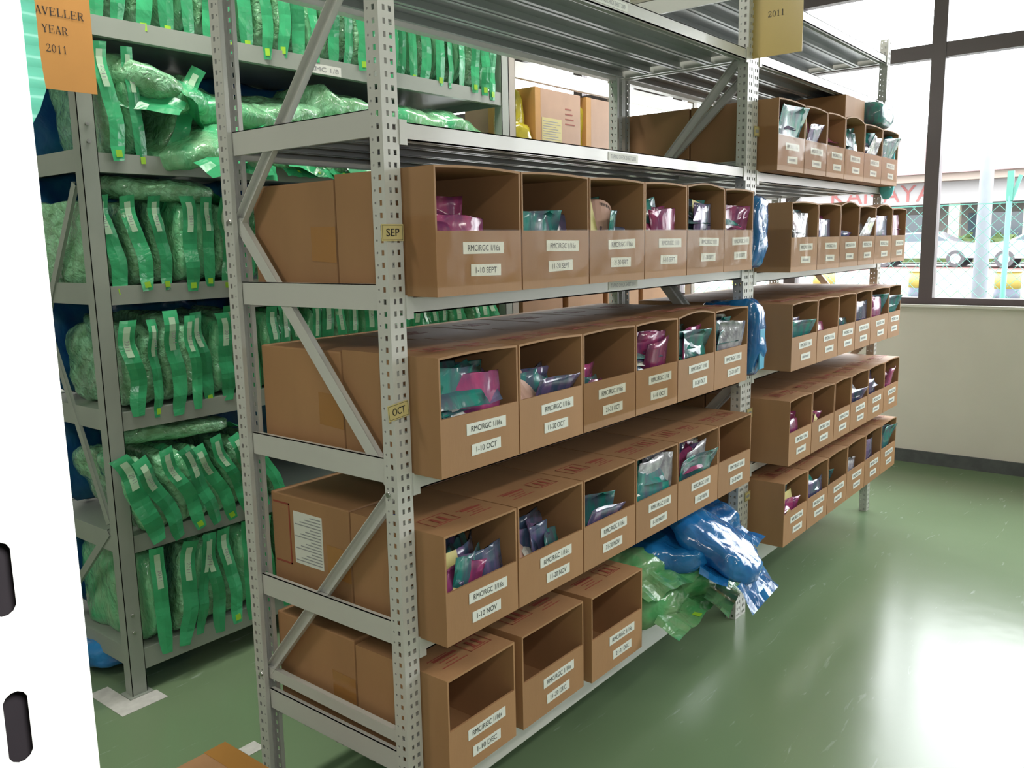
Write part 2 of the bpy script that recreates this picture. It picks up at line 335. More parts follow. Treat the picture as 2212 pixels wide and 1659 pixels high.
def month_tag(x, z, txt, lab, rot, wd=.061, ht=.034, y=-.004):
    t = thing('month_tag', lab, 'tag', (x, y, z), (0, rot, 0), 'yellow tags on the posts')
    mb = MB(); mb.box(-wd/2, wd/2, -.0008, 0, -ht/2, ht/2); mb.build('card', tag_m, t)
    mb = MB(); b = .0022
    for q in ((-wd/2+b, wd/2-b, ht/2-b-.0007, ht/2-b), (-wd/2+b, wd/2-b, -ht/2+b, -ht/2+b+.0007), (-wd/2+b, -wd/2+b+.0007, -ht/2+b, ht/2-b), (wd/2-b-.0007, wd/2-b, -ht/2+b, ht/2-b)): mb.box(q[0], q[1], -.0012, -.0008, q[2], q[3])
    mb.build('printed_border', ink_m, t)
    if txt:
        me = text_mesh(txt, wd*.6, ht*.45, ink_m); link('lettering', me, t, (0, -.0014, 0)); link('lettering', me, t, (.0004, -.00145, .0004))
    else:
        mb = MB(); mb.box(-wd*.28, wd*.28, -.0012, -.0008, -ht*.16, ht*.16); mb.build('faded_print', faint_m, t)
month_tag(.0125, 1.478, 'SEP', 'yellow tag reading SEP on the near post', .0)
month_tag(.009, 1.110, 'OCT', 'yellow tag reading OCT on the near post', -.10)
for z, w_ in ((1.83, 'level with its top carton row'), (.80, 'beside its fourth carton row'), (.475, 'beside its lowest carton row')):
    month_tag(1.835, z, None, 'small blurred yellow tag on the far rack post '+w_, 0, .05, .035)

# ---------------------------------------------------------------- left rack
LX, LY, LZ = .035, 1.33, [2.15, 1.75, 1.346, .946, .54, .15]
left = thing('shelving_rack', 'older greenish grey rack behind, filled with green plastic bags', 'shelving rack', (0, 0, 0))
def lpost(root, x, y, w_=.052, m=oldpost_m, h=2.7):
    mb = MB(); mb.box(x, x+w_, y, y+.0022, 0, h); mb.box(x, x+.0022, y, y+.042, 0, h); mb.box(x+w_-.0022, x+w_, y, y+.042, 0, h)
    mb.box(x, x+.014, y+.042, y+.044, 0, h); mb.box(x+w_-.014, x+w_, y+.042, y+.044, 0, h); mb.box(x-.014, x+w_+.014, y-.012, y+.055, 0, .004)
    o = mb.build('post', m, root)
    for z in (.28, .22): 
        q = MB(); X = Matrix.Translation((x+w_*.45, y-.002, z)) @ Matrix.Rotation(math.pi/2, 4, 'X'); q.cyl((0, 0), .006, -.003, .004, 6, 0, None, X); q.build('bolt', bolt_m, root)
    return o
for x, y in ((LX, LY), (2.04, LY), (LX, LY+.6), (2.04, LY+.6)): lpost(left, x, y)
for z in (1.83, 1.78):
    q = MB(); X = Matrix.Translation((LX+.026, LY-.002, z)) @ Matrix.Rotation(math.pi/2, 4, 'X'); q.cyl((0, 0), .006, -.003, .004, 6, 0, None, X); q.build('bolt', bolt_m, left)
for z in LZ:
    hh = .058 if z > .2 else .07
    mb = MB(); mb.box(LX+.052, 2.04, LY+.004, LY+.03, z-hh, z); mb.build('front_beam', oldpost_m, left)
    mb = MB(); mb.box(LX+.052, 2.04, LY+.60, LY+.63, z-hh, z); mb.build('back_beam', oldpost_m, left)
    for x in (LX+.012, 2.068): mb = MB(); mb.box(x, x+.003, LY+.045, LY+.6, z-.055, z+.012); mb.build('side_beam', oldpost_m, left)
    mb = MB(); mb.box(LX+.02, 2.08, LY+.03, LY+.60, z-.022, z-.002); mb.build('deck', oldpost_m, left)
for a, b in (((1.41, 1.66), (1.90, .95)), ((1.90, 1.62), (1.40, .58)), ((1.41, .55), (1.9, .12))):
    mb = MB(); channel(mb, a, b, .026, .01, LX+.008, 1); mb.build('brace', oldpost_m, left)
beam_label(left, .985, 2.110, .16, .034, 'RMC 1/8', LY+.0028)
lab2 = thing('shelving_rack', 'bare shelving bay past the green bags, holding yellow bags and pale cartons', 'shelving rack', (0, 0, 0))
pinkpost = mat('beige_grey_paint', (.42, .38, .33), .4)
for x, y in ((2.094, LY), (4.0, LY), (2.094, LY+.6), (4.0, LY+.6)): lpost(lab2, x, y, .05, pinkpost, 2.7)
for z in (2.31, 1.80, 1.346, .946, .54, .15):
    mb = MB(); mb.box(2.144, 4.0, LY+.004, LY+.03, z-.075, z); mb.build('front_beam', post_m, lab2)
    mb = MB(); mb.box(2.144, 4.0, LY+.60, LY+.63, z-.06, z); mb.build('back_beam', post_m, lab2)
    if z < 2.2: mb = MB(); mb.box(2.11, 4.03, LY+.03, LY+.60, z-.022, z-.002); mb.build('deck', post_m, lab2)

# ---------------------------------------------------------------- soft bags
def pillow(w_, d_, h_, seed, amp=.012, n=9, e=.38, pinch=None):
    """closed crumpled bag, base at z=0, centred in x and y"""
    mb = MB(); idx = {}
    def V(p):
        k = (round(p[0], 4), round(p[1], 4), round(p[2], 4))
        if k in idx: return idx[k]
        v = Vector(p); L_ = (abs(v.x)**(2/e)+abs(v.y)**(2/e)+abs(v.z)**(2/e))**(e/2); s = v/L_
        q = Vector((s.x*w_/2, s.y*d_/2, s.z*h_/2)); so = Vector((seed*3.1, seed*1.7, seed*.9))
        if pinch: q.x *= 1-pinch*(s.z*.5+.5)**2; 
        nn = noise.noise_vector(q*9+so)*amp + noise.noise_vector(q*24+so)*amp*.5 + noise.noise_vector(q*55+so)*amp*.22
        q = q+nn; q.z = max(q.z, -h_/2)+h_/2; idx[k] = len(mb.v); mb.v.append(tuple(q)); return idx[k]
    for ax in range(3):
        for sg in (-1, 1):
            for i in range(n):
                for j in range(n):
                    q = []
                    for (a, b) in ((i, j), (i+1, j), (i+1, j+1), (i, j+1)):
                        p = [0, 0, 0]; p[ax] = sg; p[(ax+1) % 3] = 2*a/n-1; p[(ax+2) % 3] = 2*b/n-1; q.append(V(p))
                    if sg < 0: q.reverse()
                    mb.f.append(q); mb.m.append(0); mb.s.append(True)
    return mb
def ribbon(w_, L_, seed, wave=.008, n=14, tip=.0, t=.0012):
    """seam strip hanging in the XZ plane, top at z=0 going down, facing -y"""
    mb = MB(); g = []
    for k in range(n+1):
        z = -L_*k/n; y = wave*noise.noise(Vector((seed, z*9, 0)))*2; x = wave*noise.noise(Vector((seed+9, z*6, 3)))*1.5; hw = w_/2*(1-tip*max(0, (k/n-.85)/.15))
        g.append([(x-hw, y+.002, z), (x, y-.001, z), (x+hw, y+.002, z)])
    for k in range(n):
        for j in range(2):
            mb.face([g[k][j], g[k+1][j], g[k+1][j+1], g[k][j+1]], 0, True)
    return mb, g
# upright bags: body (crinkled, thin) + seam band at the front edge > label, sticker
UV = []
for s in range(5):
    body = pillow(.074, .44, .350, s+1, .014, 12, .42, .3).mesh('bag_body', g_body if s % 2 else g_clear)
    mb, g = ribbon(.044, .395, s+2, .012, 16, .3); band = mb.mesh('seam_band', g_band)
    lm = MB()
    for k in range(1, 6): 
        a, b = g[k], g[k+1]; lm.face([(a[1][0]-.009, a[1][1]-.002, a[1][2]), (b[1][0]-.009, b[1][1]-.002, b[1][2]), (b[1][0]+.009, b[1][1]-.002, b[1][2]), (a[1][0]+.009, a[1][1]-.002, a[1][2])])
    tm = text_mesh('2011', .040, .011, ink_m); cx_, cy_, cz_ = g[4][1]; yo = min(g[k][1][1] for k in range(1, 7))-.004
    for p_ in tm.polygons: lm.face([(cx_+tm.vertices[v].co.z, yo, cz_-tm.vertices[v].co.x) for v in p_.vertices], 1)
    lab = lm.mesh('label', [g_lab, faint_m]); sm = MB(); a = g[15]
    sm.box(a[1][0]-.009, a[1][0]+.009, a[1][1]-.003, a[1][1]-.0022, a[1][2]-.012, a[1][2]+.012); st = sm.mesh('sticker', STK)
    UV.append((body, band, lab, st))
def upright(x, z, lean, lab, group, sz=1.0, y=LY, v=None, sticker=True, label=True):
    v = random.randrange(5) if v is None else v; B = UV[v]
    t = thing('green_bag', lab, 'bag', (x, y+random.uniform(-.012, .015), z+.001), (random.uniform(-.05, .03), lean, random.uniform(-.22, .12)), group); t.scale = (random.uniform(.9, 1.15), 1, sz)
    link('bag_body', B[0], t, (0, .235, 0)); bd = link('seam_band', B[1], t, (random.uniform(-.006, .006), .0, .36), (0, 0, random.uniform(-.35, .15))); bd.scale = (random.uniform(.8, 1.25), 1, random.uniform(.96, 1.03))
    if label: link('label', B[2], bd)
    if sticker: link('sticker', B[3], bd)
    return t
# top shelf: close packed row
x = .13; k = 1
while x < 2.0:
    upright(x, LZ[0], random.uniform(-.05, .06), 'upright green bag, %s from the near end on the top shelf of the left rack' % ordn(k), 'green bags packed on the top shelf', 1+random.uniform(-.04, .05), label=False, sticker=random.random() < .5); x += random.uniform(.068, .082); k += 1
for i, (x, ln) in enumerate([(.15, -.10), (.232, -.06), (.33, .42)]):
    upright(x, LZ[1], ln, 'upright green bag, %s from the post on the second shelf of the left rack' % ordn(i+1), 'upright bags on the second shelf', .9)
for i, (x, ln) in enumerate([(.135, -.14), (.205, -.15), (.285, -.08), (.365, -.03), (.435, .02), (.505, .05), (.58, .0), (.65, .05)]):
    upright(x, LZ[2], ln, 'upright labelled green bag, %s from the post on the third shelf of the left rack' % ordn(i+1), 'labelled bags on the third shelf', .78)
x = .14
for i in range(28):
    upright(x, LZ[3], random.uniform(-.14, .02) if i < 9 else random.uniform(-.1, .1), 'green bag, %s from the post on the fourth shelf of the left rack' % ordn(i+1), 'green bags on the fourth shelf', random.uniform(.78, .9), sticker=i in (1, 4, 6)); x += random.uniform(.06, .072)
for i, x in enumerate([.15, .22, .29, .36, .43, .50, .58, .66]):
    upright(x, LZ[4], -.38+random.uniform(-.08, .05), 'leaning green bag, %s from the post on the fifth shelf of the left rack' % ordn(i+1), 'leaning bags on the fifth shelf', .8, y=LY-.04, sticker=i in (2, 4, 5))
for i, x in enumerate([.15, .22, .29, .36, .43, .50, .58, .66]):
    upright(x, LZ[5], random.uniform(-.12, .18), 'green bag, %s from the post on the bottom shelf of the left rack' % ordn(i+1), 'green bags on the bottom shelf', .92, y=LY-.02, sticker=i in (4,))

# lying bags
LIE = []
for s in range(5):
    LIE.append((pillow(.30, .40, .085, s+20, .016, 10, .6).mesh('bag_body', g_body if s % 3 else g_clear),))
def flap(w_, L_, seed, m):
    mb = MB(); n = 6; rows = []
    for k in range(4):
        y = -L_*k/3; rows.append([((-.5+i/n)*w_, y, .02*noise.noise(Vector((seed+i*.5, k*.6, 0)))-.006*k) for i in range(n+1)])
    for k in range(3):
        for i in range(n): mb.face([rows[k][i], rows[k+1][i], rows[k+1][i+1], rows[k][i+1]], 0, True)
    return mb.mesh('hem', m)
GF = [flap(.26, .07, s, g_band) for s in range(3)]
def lying(x, y, z, rot, lab, group, v, sc_=(1, 1, 1), hem=True, sticker=False, body=None, hemm=None, name='green_bag'):
    t = thing(name, lab, 'bag', (x, y, z), rot, group); t.scale = sc_
    link('bag_body', body or LIE[v][0], t)
    if hem:
        h_ = link('hem', hemm or GF[v % 3], t, (0, -.19, .04), (.25, 0, 0))
        if sticker:
            q = MB(); q.box(-.012, .012, -.062, -.035, .004, .0055); q.build('sticker', STK, h_)
    return t
PL = [(.26, 1.50, 1.93, (.30, .25, .9), 0, 'wide green bag lying highest behind the first upright bags'), (.40, 1.52, 1.92, (.1, .22, -.8), 1, 'green bag sloping down beside the topmost bag'),
 (.45, 1.46, 1.75, (.1, -.35, .2), 2, 'green bag leaning on the upright ones'), (.60, 1.5, 1.76, (.15, .3, -.3), 3, 'low green bag in the middle of the heap'),
 (.62, 1.50, 1.87, (.12, -.1, 1.2), 1, 'smooth green bag lying on the low ones'), (.80, 1.47, 1.76, (.2, .15, .15), 4, 'green bag near the edge of the heap'), (.85, 1.5, 1.90, (.15, .12, -1.3), 0, 'long green bag across the top of the heap'),
 (1.02, 1.47, 1.76, (.1, -.2, .3), 2, 'green bag under the long one'), (1.1, 1.50, 1.90, (.1, .1, 1.4), 3, 'pale green bag behind the near post'), (1.25, 1.47, 1.76, (.2, .2, .1), 1, 'green bag pressed low by the post'),
 (1.42, 1.47, 1.76, (.1, 0, -.3), 0, 'green bag with its hem turned up'), (1.50, 1.5, 1.90, (.15, -.1, 1.3), 4, 'swollen green bag at the middle top of the heap'), (1.66, 1.47, 1.76, (.1, .1, .2), 2, 'green bag below the swollen ones'),
 (1.74, 1.5, 1.90, (.16, -.22, 1.45), 1, 'green bag bulging highest near the far post'), (1.86, 1.46, 1.765, (.1, .1, -.1), 3, 'last green bag against the far post')]
for i, (x, y, z, ro, v, lb) in enumerate(PL):
    lying(x, y, z, ro, lb+', second shelf of the left rack', 'heap of bags on the second shelf', v, (1.15, 1.05, 1.25 if x < 1 else 1.7), sticker=i in (3, 5, 7, 9))
for i, x in enumerate([.62, .74, .85, .96, 1.25, 1.5, 1.75]):
    lying(x, LY+.03, 1.752, (.35, 0, random.uniform(-.3, .3)), 'small green bag hanging over the second shelf edge, %s from the near end' % ordn(i+1), 'bag ends over the second shelf edge', i % 5, (.4, .6, .55), sticker=True)
lying(.33, 1.47, 1.615, (.05, -.06, 1.5), 'fat green bag lying across the labelled bags on the third shelf', None, 0, (.85, .95, .85))
lying(.30, 1.46, .815, (.05, .05, 1.45), 'long clear and green bag lying over the leaning bags of the fifth shelf', None, 3, (.8, 1.05, .75))
for i, (x, z, ro) in enumerate(((.32, .31, (0, .1, 1.5)), (.30, 1.175, (0, 0, 1.5)))):
    pass
# dark blue bags deeper on the shelves; most added to darken bright gaps
BD = pillow(.64, .12, .25, 51, .02, 10, .6).mesh('bag_body', bd_body)
for z, nm in ((LZ[0], 'top'), (LZ[1], 'second'), (LZ[2], 'third'), (LZ[3], 'fourth'), (LZ[4], 'fifth'), (LZ[5], 'bottom')):
    for j, x in enumerate((.385, 1.0, 1.62)):
        t = tag(link('blue_bag', BD, None, (x, LY+.54, z+.001)), 'dark blue filler bag darkening the %s left shelf, %s from the near end' % (nm, ordn(j+1)), 'bag', 'dark blue bags, mostly added to darken the shelf gaps'); t.scale = (1.05, 1, 1.5)
t = thing('blue_bag', 'bright blue plastic bag on the floor under the left rack', 'bag', (.21, 1.75, .002))
link('bag_body', pillow(.42, .50, .14, 33, .02, 11, .55).mesh('bag_body', b_body), t)
mb = MB()

# yellow bags and pale cartons on the bay past the green bags
def closed_carton(x0, x1, y0, y1, z, h_, lab, group=None, m=card_m, name='carton', cat='box', marks=None):
    t = thing(name, lab, cat, (x0, y0, z+.001), (0, 0, 0), group); w_, d_ = x1-x0, y1-y0
    mb = MB(); mb.box(0, w_, 0, d_, 0, h_)
    if marks == 'sheet':
        mb.box(.01, .012, 0, 0, 0, 0)
    bd = mb.build('carton_body', m, t); bv = bd.modifiers.new('b', 'BEVEL'); bv.width = .003; bv.segments = 2
    return t
for i, (a, b, lb) in enumerate(((2.345, 2.70, 'pale brown carton with a yellow notice beside the yellow bags'), (2.80, 3.12, 'pale brown carton half hidden by the rack post, past the yellow notice carton'))):
    t = closed_carton(a, b, LY, LY+.5, 1.80, .41, lb, 'pale cartons by the yellow bags', pinkcard_m)
    mb = MB(); mb.box(-.045, .0, -.0006, .3, 0, .41); mb.build('yellow_side', kraft_m, t)
    mb = MB(); X = .215 if i == 0 else .07
    for (p, q, s_, e_) in ((X, X+.055, .06, .063), (X, X+.055, .15, .153), (X, X+.003, .06, .153), (X+.052, X+.055, .06, .153), (X+.014, X+.018, .075, .14), (X+.034, X+.038, .075, .14)): mb.box(p, q, -.0012, 0, s_, e_)
    if i == 0:
        for j in range(4): mb.box(.215, .30-.01*j, -.0012, 0, .25+j*.025, .256+j*.025)
    mb.build('printed_marks', red_m, t)
    if i == 0:
        mb = MB(); mb.box(.01, .18, -.0014, 0, .12, .27); l = mb.build('notice_sheet', mat('yellow_notice', (.62, .55, .22), .5), t)
        mb = MB()
        for j in range(11): mb.box(.02, .17-.02*((j*7) % 3), -.0022, -.0014, .132+j*.012, .135+j*.012)
        mb.build('printed_lines', faint_m, l)
for i, (x, h_, lb) in enumerate(((2.225, .24, 'crumpled yellow bag standing against the rack end post'), (2.235, .41, 'peaked yellow bag rising behind the lower one'), (2.755, .38, 'narrow yellow bag between the two pale cartons'))):
    t = thing('yellow_bag', lb, 'bag', (x, LY+(.07, .11, .09)[i], 1.801), (0, 0, 0), 'yellow bags'); link('bag_body', pillow((.16, .15, .08)[i], .14, h_, 60+i, .012, 9, .6, (0, .6, .3)[i]).mesh('bag_body', y_body), t)
for i, (x0, x1, z) in enumerate(((2.2, 2.55, .946), (2.6, 2.95, .946), (3.0, 3.35, .946), (3.4, 3.8, .946), (2.2, 2.6, .54), (2.7, 3.1, .54))):
    closed_carton(x0, x1, LY+.02, LY+.5, z, .27, 'plain carton, %s from the end post on the %s shelf of the bare bay' % (ordn((i % 4)+1), 'middle' if z > .6 else 'lower'), 'cartons stored in the far left bay')

# ---------------------------------------------------------------- open-front cartons
def carton_mesh(w_, d_, h_, ph, seed, closed=False, bow=0.0):
    mb = MB(); t = .005; rr = random.Random(seed)
    if closed: mb.box(0, w_, 0, d_, 0, h_)
    else:
        mb.box(0, w_, 0, d_, 0, t); mb.box(0, t, 0, d_, t, h_-t); mb.box(w_-t, w_, 0, d_, t, h_-t); mb.box(t, w_-t, d_-t, d_, t, h_-t); mb.box(t, w_-t, 0, t, t, ph)
        n = 8; a = rr.uniform(-.001, .001)
        for i in range(n):
            xa, xb = w_*i/n, w_*(i+1)/n; za = bow*math.sin(math.pi*i/n)+rr.uniform(-.0006, .0006)*0; zb = bow*math.sin(math.pi*(i+1)/n)
            pts = [(xa, 0, h_-t+za), (xb, 0, h_-t+zb), (xb, d_, h_-t), (xa, d_, h_-t)]; top = [(p[0], p[1], p[2]+t) for p in pts]
            mb.face(top); mb.face(pts[::-1]); mb.face([pts[0], pts[1], top[1], top[0]]); mb.face([pts[2], pts[3], top[3], top[2]])
            if i == 0: mb.face([pts[3], pts[0], top[0], top[3]])
            if i == n-1: mb.face([pts[1], pts[2], top[2], top[1]])
    return mb
def red_marks(mb, x, y, z, w_, d_, kind):
    L_ = .0022
    if kind == 0:   # boxed arrows
        for (a, b, c, d) in ((0, w_, 0, L_), (0, w_, d_-L_, d_), (0, L_, 0, d_), (w_-L_, w_, 0, d_), (w_*.3, w_*.42, d_*.2, d_*.8), (w_*.6, w_*.72, d_*.2, d_*.8), (w_*.2, w_*.8, d_*.12, d_*.17)): mb.box(x+a, x+b, y+c, y+d, z, z+.0004)
    else:           # lines of print
        for k in range(5): mb.box(x+w_*.1*((k*3) % 4), x+w_*(1-.12*((k*5) % 3)), y+d_*k/5, y+d_*k/5+(.009 if k == 3 else .003), z, z+.0004)
_bars = {}
def blur_text(w_, h_):
    k = (w_, h_)
    if k not in _bars:
        mb = MB(); x = -w_/2
        for s_ in (.10, .12, .06, .12, .10, .05, .12, .09): mb.box(x, x+w_*s_*.8, 0, .0002, -h_/2, h_/2); x += w_*s_*1.25
        _bars[k] = mb.mesh('faded_print', faint_m)
    return _bars[k]
def add_labels(t, w_, ph, line1, line2, rr, tilt=0):
    for j, (tx, lw, zz) in enumerate(((line1, .135, ph-.036), (line2, .10, ph-.083))):
        cx = w_*.56+rr.uniform(-.008, .008); s_ = lw/.135
        mb = MB(); mb.box(-lw/2, lw/2, -.0007, 0, -.0125, .0125); l = mb.build('label', paper_m, t, (cx, -.0004, zz)); l.rotation_euler = (0, rr.uniform(-.02, .02)+tilt, 0)
        if tx: link('lettering', text_mesh(tx, lw*(.78 if j == 0 else .7), .0125, ink_m), l, (0, -.0012, 0))
        else: link('faded_print', blur_text(lw*.7, .009), l, (0, -.0012, 0))
def open_carton(x0, x1, yf, z, lab, group, line1, line2, seed, h_=.256, ph=.13, d_=.345, tape=False, bow=0, marks=None, rot=0):
    rr = random.Random(seed); w_ = x1-x0
    t = thing('open_carton', lab, 'carton', (x0, yf, z+.0012), (0, 0, rot), group)
    mb = carton_mesh(w_, d_, h_, ph, seed, bow=bow)
    body = mb.build('carton_body', card_m, t)
    if marks is not None:
        m2 = MB(); red_marks(m2, w_*.15, .045 if marks else .06, h_+max(bow, 0)+.0004, .085, .06, marks)
        red_marks(m2, w_*.58, .05, h_+max(bow, 0)+.0004, .075, .055, 1-marks); m2.build('printed_marks', red_m, t)
    add_labels(t, w_, ph, line1, line2, rr)
    if tape:
        m3 = MB(); z0, z1 = .02, ph+.002; y = -.0022; n = 10
        for i in range(n):
            a, b = -.0015+(w_+.003)*i/n, -.0015+(w_+.003)*(i+1)/n; m3.face([(a, y-.0012*noise.noise(Vector((a*20, seed, 0))), z0), (b, y-.0012*noise.noise(Vector((b*20, seed, 0))), z0), (b, y-.0015*noise.noise(Vector((b*20, seed, 4))), z1), (a, y-.0015*noise.noise(Vector((a*20, seed, 4))), z1)], 0, True)
        m3.face([(-.002, .13, z0), (-.002, y, z0), (-.002, y, z1+.03), (-.002, .13, z1+.03)])
        m3.build('packing_tape', film_m, t)
    return t
def rear_carton(x0, x1, y0, z, lab, group, h_=.256, marks=None, d_=.30):
    t = thing('closed_carton', lab, 'carton', (x0, y0, z+.0012), (0, 0, 0), group); mb = MB(); mb.box(0, x1-x0, 0, d_, 0, h_); b = mb.build('carton_body', card_m, t)
    m = b.modifiers.new('b', 'BEVEL'); m.width = .004; m.segments = 2
    if group and 'near rack' in group and 'first' in lab:
        m3 = MB(); m3.face([(-.0008, .0, .07), (-.0008, .0, .15), (-.0008, .085, .152), (-.0008, .085, .075)]); m3.face([(-.0008, -.007, .085), (-.0008, -.007, .16), (-.0008, -.075, .158), (-.0008, -.075, .083)]); m3.build('packing_tape', brtape_m, t)
    if marks is not None: m2 = MB(); red_marks(m2, (x1-x0)*.2, .12, h_+.0004, .09, .07, marks); m2.build('printed_marks', red_m, t)
    return t

# pouches
def pouch_mesh(w_, h_, seed, m, t=.004):
    mb = MB(); nx, nz = 5, 8; G = {}
    for s in (0, 1):
        for i in range(nx+1):
            for k in range(nz+1):
                a, b = i/nx, k/nz; p = Vector((w_*(a-.5), 0, h_*b)); nn = noise.noise_vector(p*14+Vector((seed*5, 0, s*.6)))
                edge = min(a, 1-a, b, 1-b)*4; th = t*(.12+min(1, edge))*(1 if s else -1)
                y = .035*(b-.2)**2*math.sin(seed*2.3)+.02*math.sin(a*3+seed)*b+th+nn.y*.009
                G[s, i, k] = len(mb.v); mb.v.append((p.x+nn.x*.006, y, p.z+nn.z*.008))
    def q(a): mb.f.append(a); mb.m.append(0); mb.s.append(True)
    for i in range(nx):
        for k in range(nz):
            q([G[0, i, k], G[0, i+1, k], G[0, i+1, k+1], G[0, i, k+1]]); q([G[1, i, k], G[1, i, k+1], G[1, i+1, k+1], G[1, i+1, k]])
    for i in range(nx): q([G[0, i, nz], G[0, i+1, nz], G[1, i+1, nz], G[1, i, nz]])
    for k in range(nz): q([G[0, 0, k], G[0, 0, k+1], G[1, 0, k+1], G[1, 0, k]]); q([G[0, nx, k], G[1, nx, k], G[1, nx, k+1], G[0, nx, k+1]])
    return mb.mesh('pouch', m)
PM = {c: [pouch_mesh(.125+.012*s, .16, s*1.7+len(c), P[c], .004+.004*(s % 2)) for s in range(3)] for c in P}
PB = {c: [pillow(.13, .12, .075, s+70+len(c), .017, 7, .7).mesh('pouch', P[c]) for s in range(2)] for c in P}
def slip_mesh(m, seed):
    mb = MB(); n = 6; w_, h_ = .085, .115
    def pt(a, b, e=0): x = w_*(a-.5); z = h_*b; return (x, .02*math.sin(seed)*(a-.5)**2*4+.012*b*b*math.cos(seed)-e, z)
    for i in range(n): mb.face([pt(i/n, 0), pt((i+1)/n, 0), pt((i+1)/n, 1), pt(i/n, 1)], 0, True); mb.face([pt((i+1)/n, 0, -.0006), pt(i/n, 0, -.0006), pt(i/n, 1, -.0006), pt((i+1)/n, 1, -.0006)], 0, True)
    def r_(a, b, c, d, mi=1): mb.face([pt(a, c, .0006), pt(b, c, .0006), pt(b, d, .0006), pt(a, d, .0006)], mi)
    for k in range(14): r_(.3+.035*k, .3+.035*k+(.022 if k % 3 else .01), .84, .92)
    for k in range(8): r_(.08, .9-.2*((k*3) % 3), .08+.085*k, .095+.085*k, 2)
    return mb.mesh('paper', [m, ink_m, faint_m])
SL = {'white': slip_mesh(paper_m, 1), 'pink': slip_mesh(pinkp_m, 2), 'yellow': slip_mesh(yelp_m, 3)}
NP = 0
def inside(me, L_, R_, S_, x0, x1, yf, z, ph):
    X = Matrix.LocRotScale(L_, __import__('mathutils').Euler(R_), Vector(S_))
    for v in me.vertices:
        p = X @ v.co
        if p.x < x0+.008 or p.x > x1-.008 or p.z > z+.238 or p.z < z+.0062: return False
        if p.y < yf+(.0085 if p.z < z+ph+.004 else -.03): return False
    return True
def fill(x0, x1, yf, z, n, top, cols, where, xr=(0, 1), slips=(), big=False, seed=1, ph=.13):
    """stand n pouches in a carton, tops reaching about `top` above the carton floor"""
    global NP; rr = random.Random(seed*13+5); w_ = x1-x0
    for i in range(n):
        c = rr.choice(cols); fr = (i+.5)/n; NP += 1; me = rr.choice(PM[c]); k_ = 1.0
        fx = xr[0]+(xr[1]-xr[0])*((i*.618+.55) % 1); laid = top > .17 and i % 3 == 1
        for att in range(70):
            sx_ = (rr.uniform(1.05, 1.45) if top > .19 else rr.uniform(.95, 1.25))*k_; mg = .058*sx_; xx = x0+mg+(w_-2*mg)*fx
            if laid: L_ = Vector((xx, yf+.014+.04*fr, z+min(top, .225)-.068+rr.uniform(-.015, .01))); R_ = (-.85+rr.uniform(-.25, .25), rr.uniform(-.15, .15), rr.uniform(-.35, .35)); S_ = (sx_, 1, .8*k_)
            else: L_ = Vector((xx, yf+.024+.085*fr, z+.0165)); R_ = (.16-.4*fr+rr.uniform(-.1, .1), rr.uniform(-.1, .1), rr.uniform(-.35, .35)); S_ = (sx_, 1, min(1.42, top/.155*(.86+.22*fr)*rr.uniform(.94, 1.04))*(k_ if att > 4 else 1))
            if inside(me, L_, R_, S_, x0, x1, yf, z, ph): break
            k_ = max(.6, k_*.985)
            if att % 12 == 11: me = rr.choice(PM[c]); fx = rr.uniform(*xr)
        else: NP -= 1; continue
        o = link('plastic_pouch', me, None, L_, R_); o.scale = S_
        tag(o, '%s plastic pouch in %s' % (c if c != 'clear' else 'clear grey', where), 'pouch', 'pouches in '+where)
    for j, (c, sx, dz, rt) in enumerate(slips):
        me = SL[c]; X = Matrix.LocRotScale(Vector((x0+w_*sx, yf+.022, z+dz)), __import__('mathutils').Euler(rt), None); ps = [X @ v.co for v in me.vertices]
        dx = max(0, x0+.008-min(p.x for p in ps))-max(0, max(p.x for p in ps)-x1+.008); dz2 = -max(0, max(p.z for p in ps)-z-.235); dy = max(0, yf+.0075-min(p.y for p in ps))
        o = tag(link('paper_slip', me, None, (x0+w_*sx+dx, yf+.022+dy, z+dz+dz2), (rt[0], rt[1], rt[2])), '%s paper slip, %s in %s' % (c, ordn(j+1), where) if len(slips) > 1 else '%s printed paper slip in %s' % (c, where), 'paper slip')

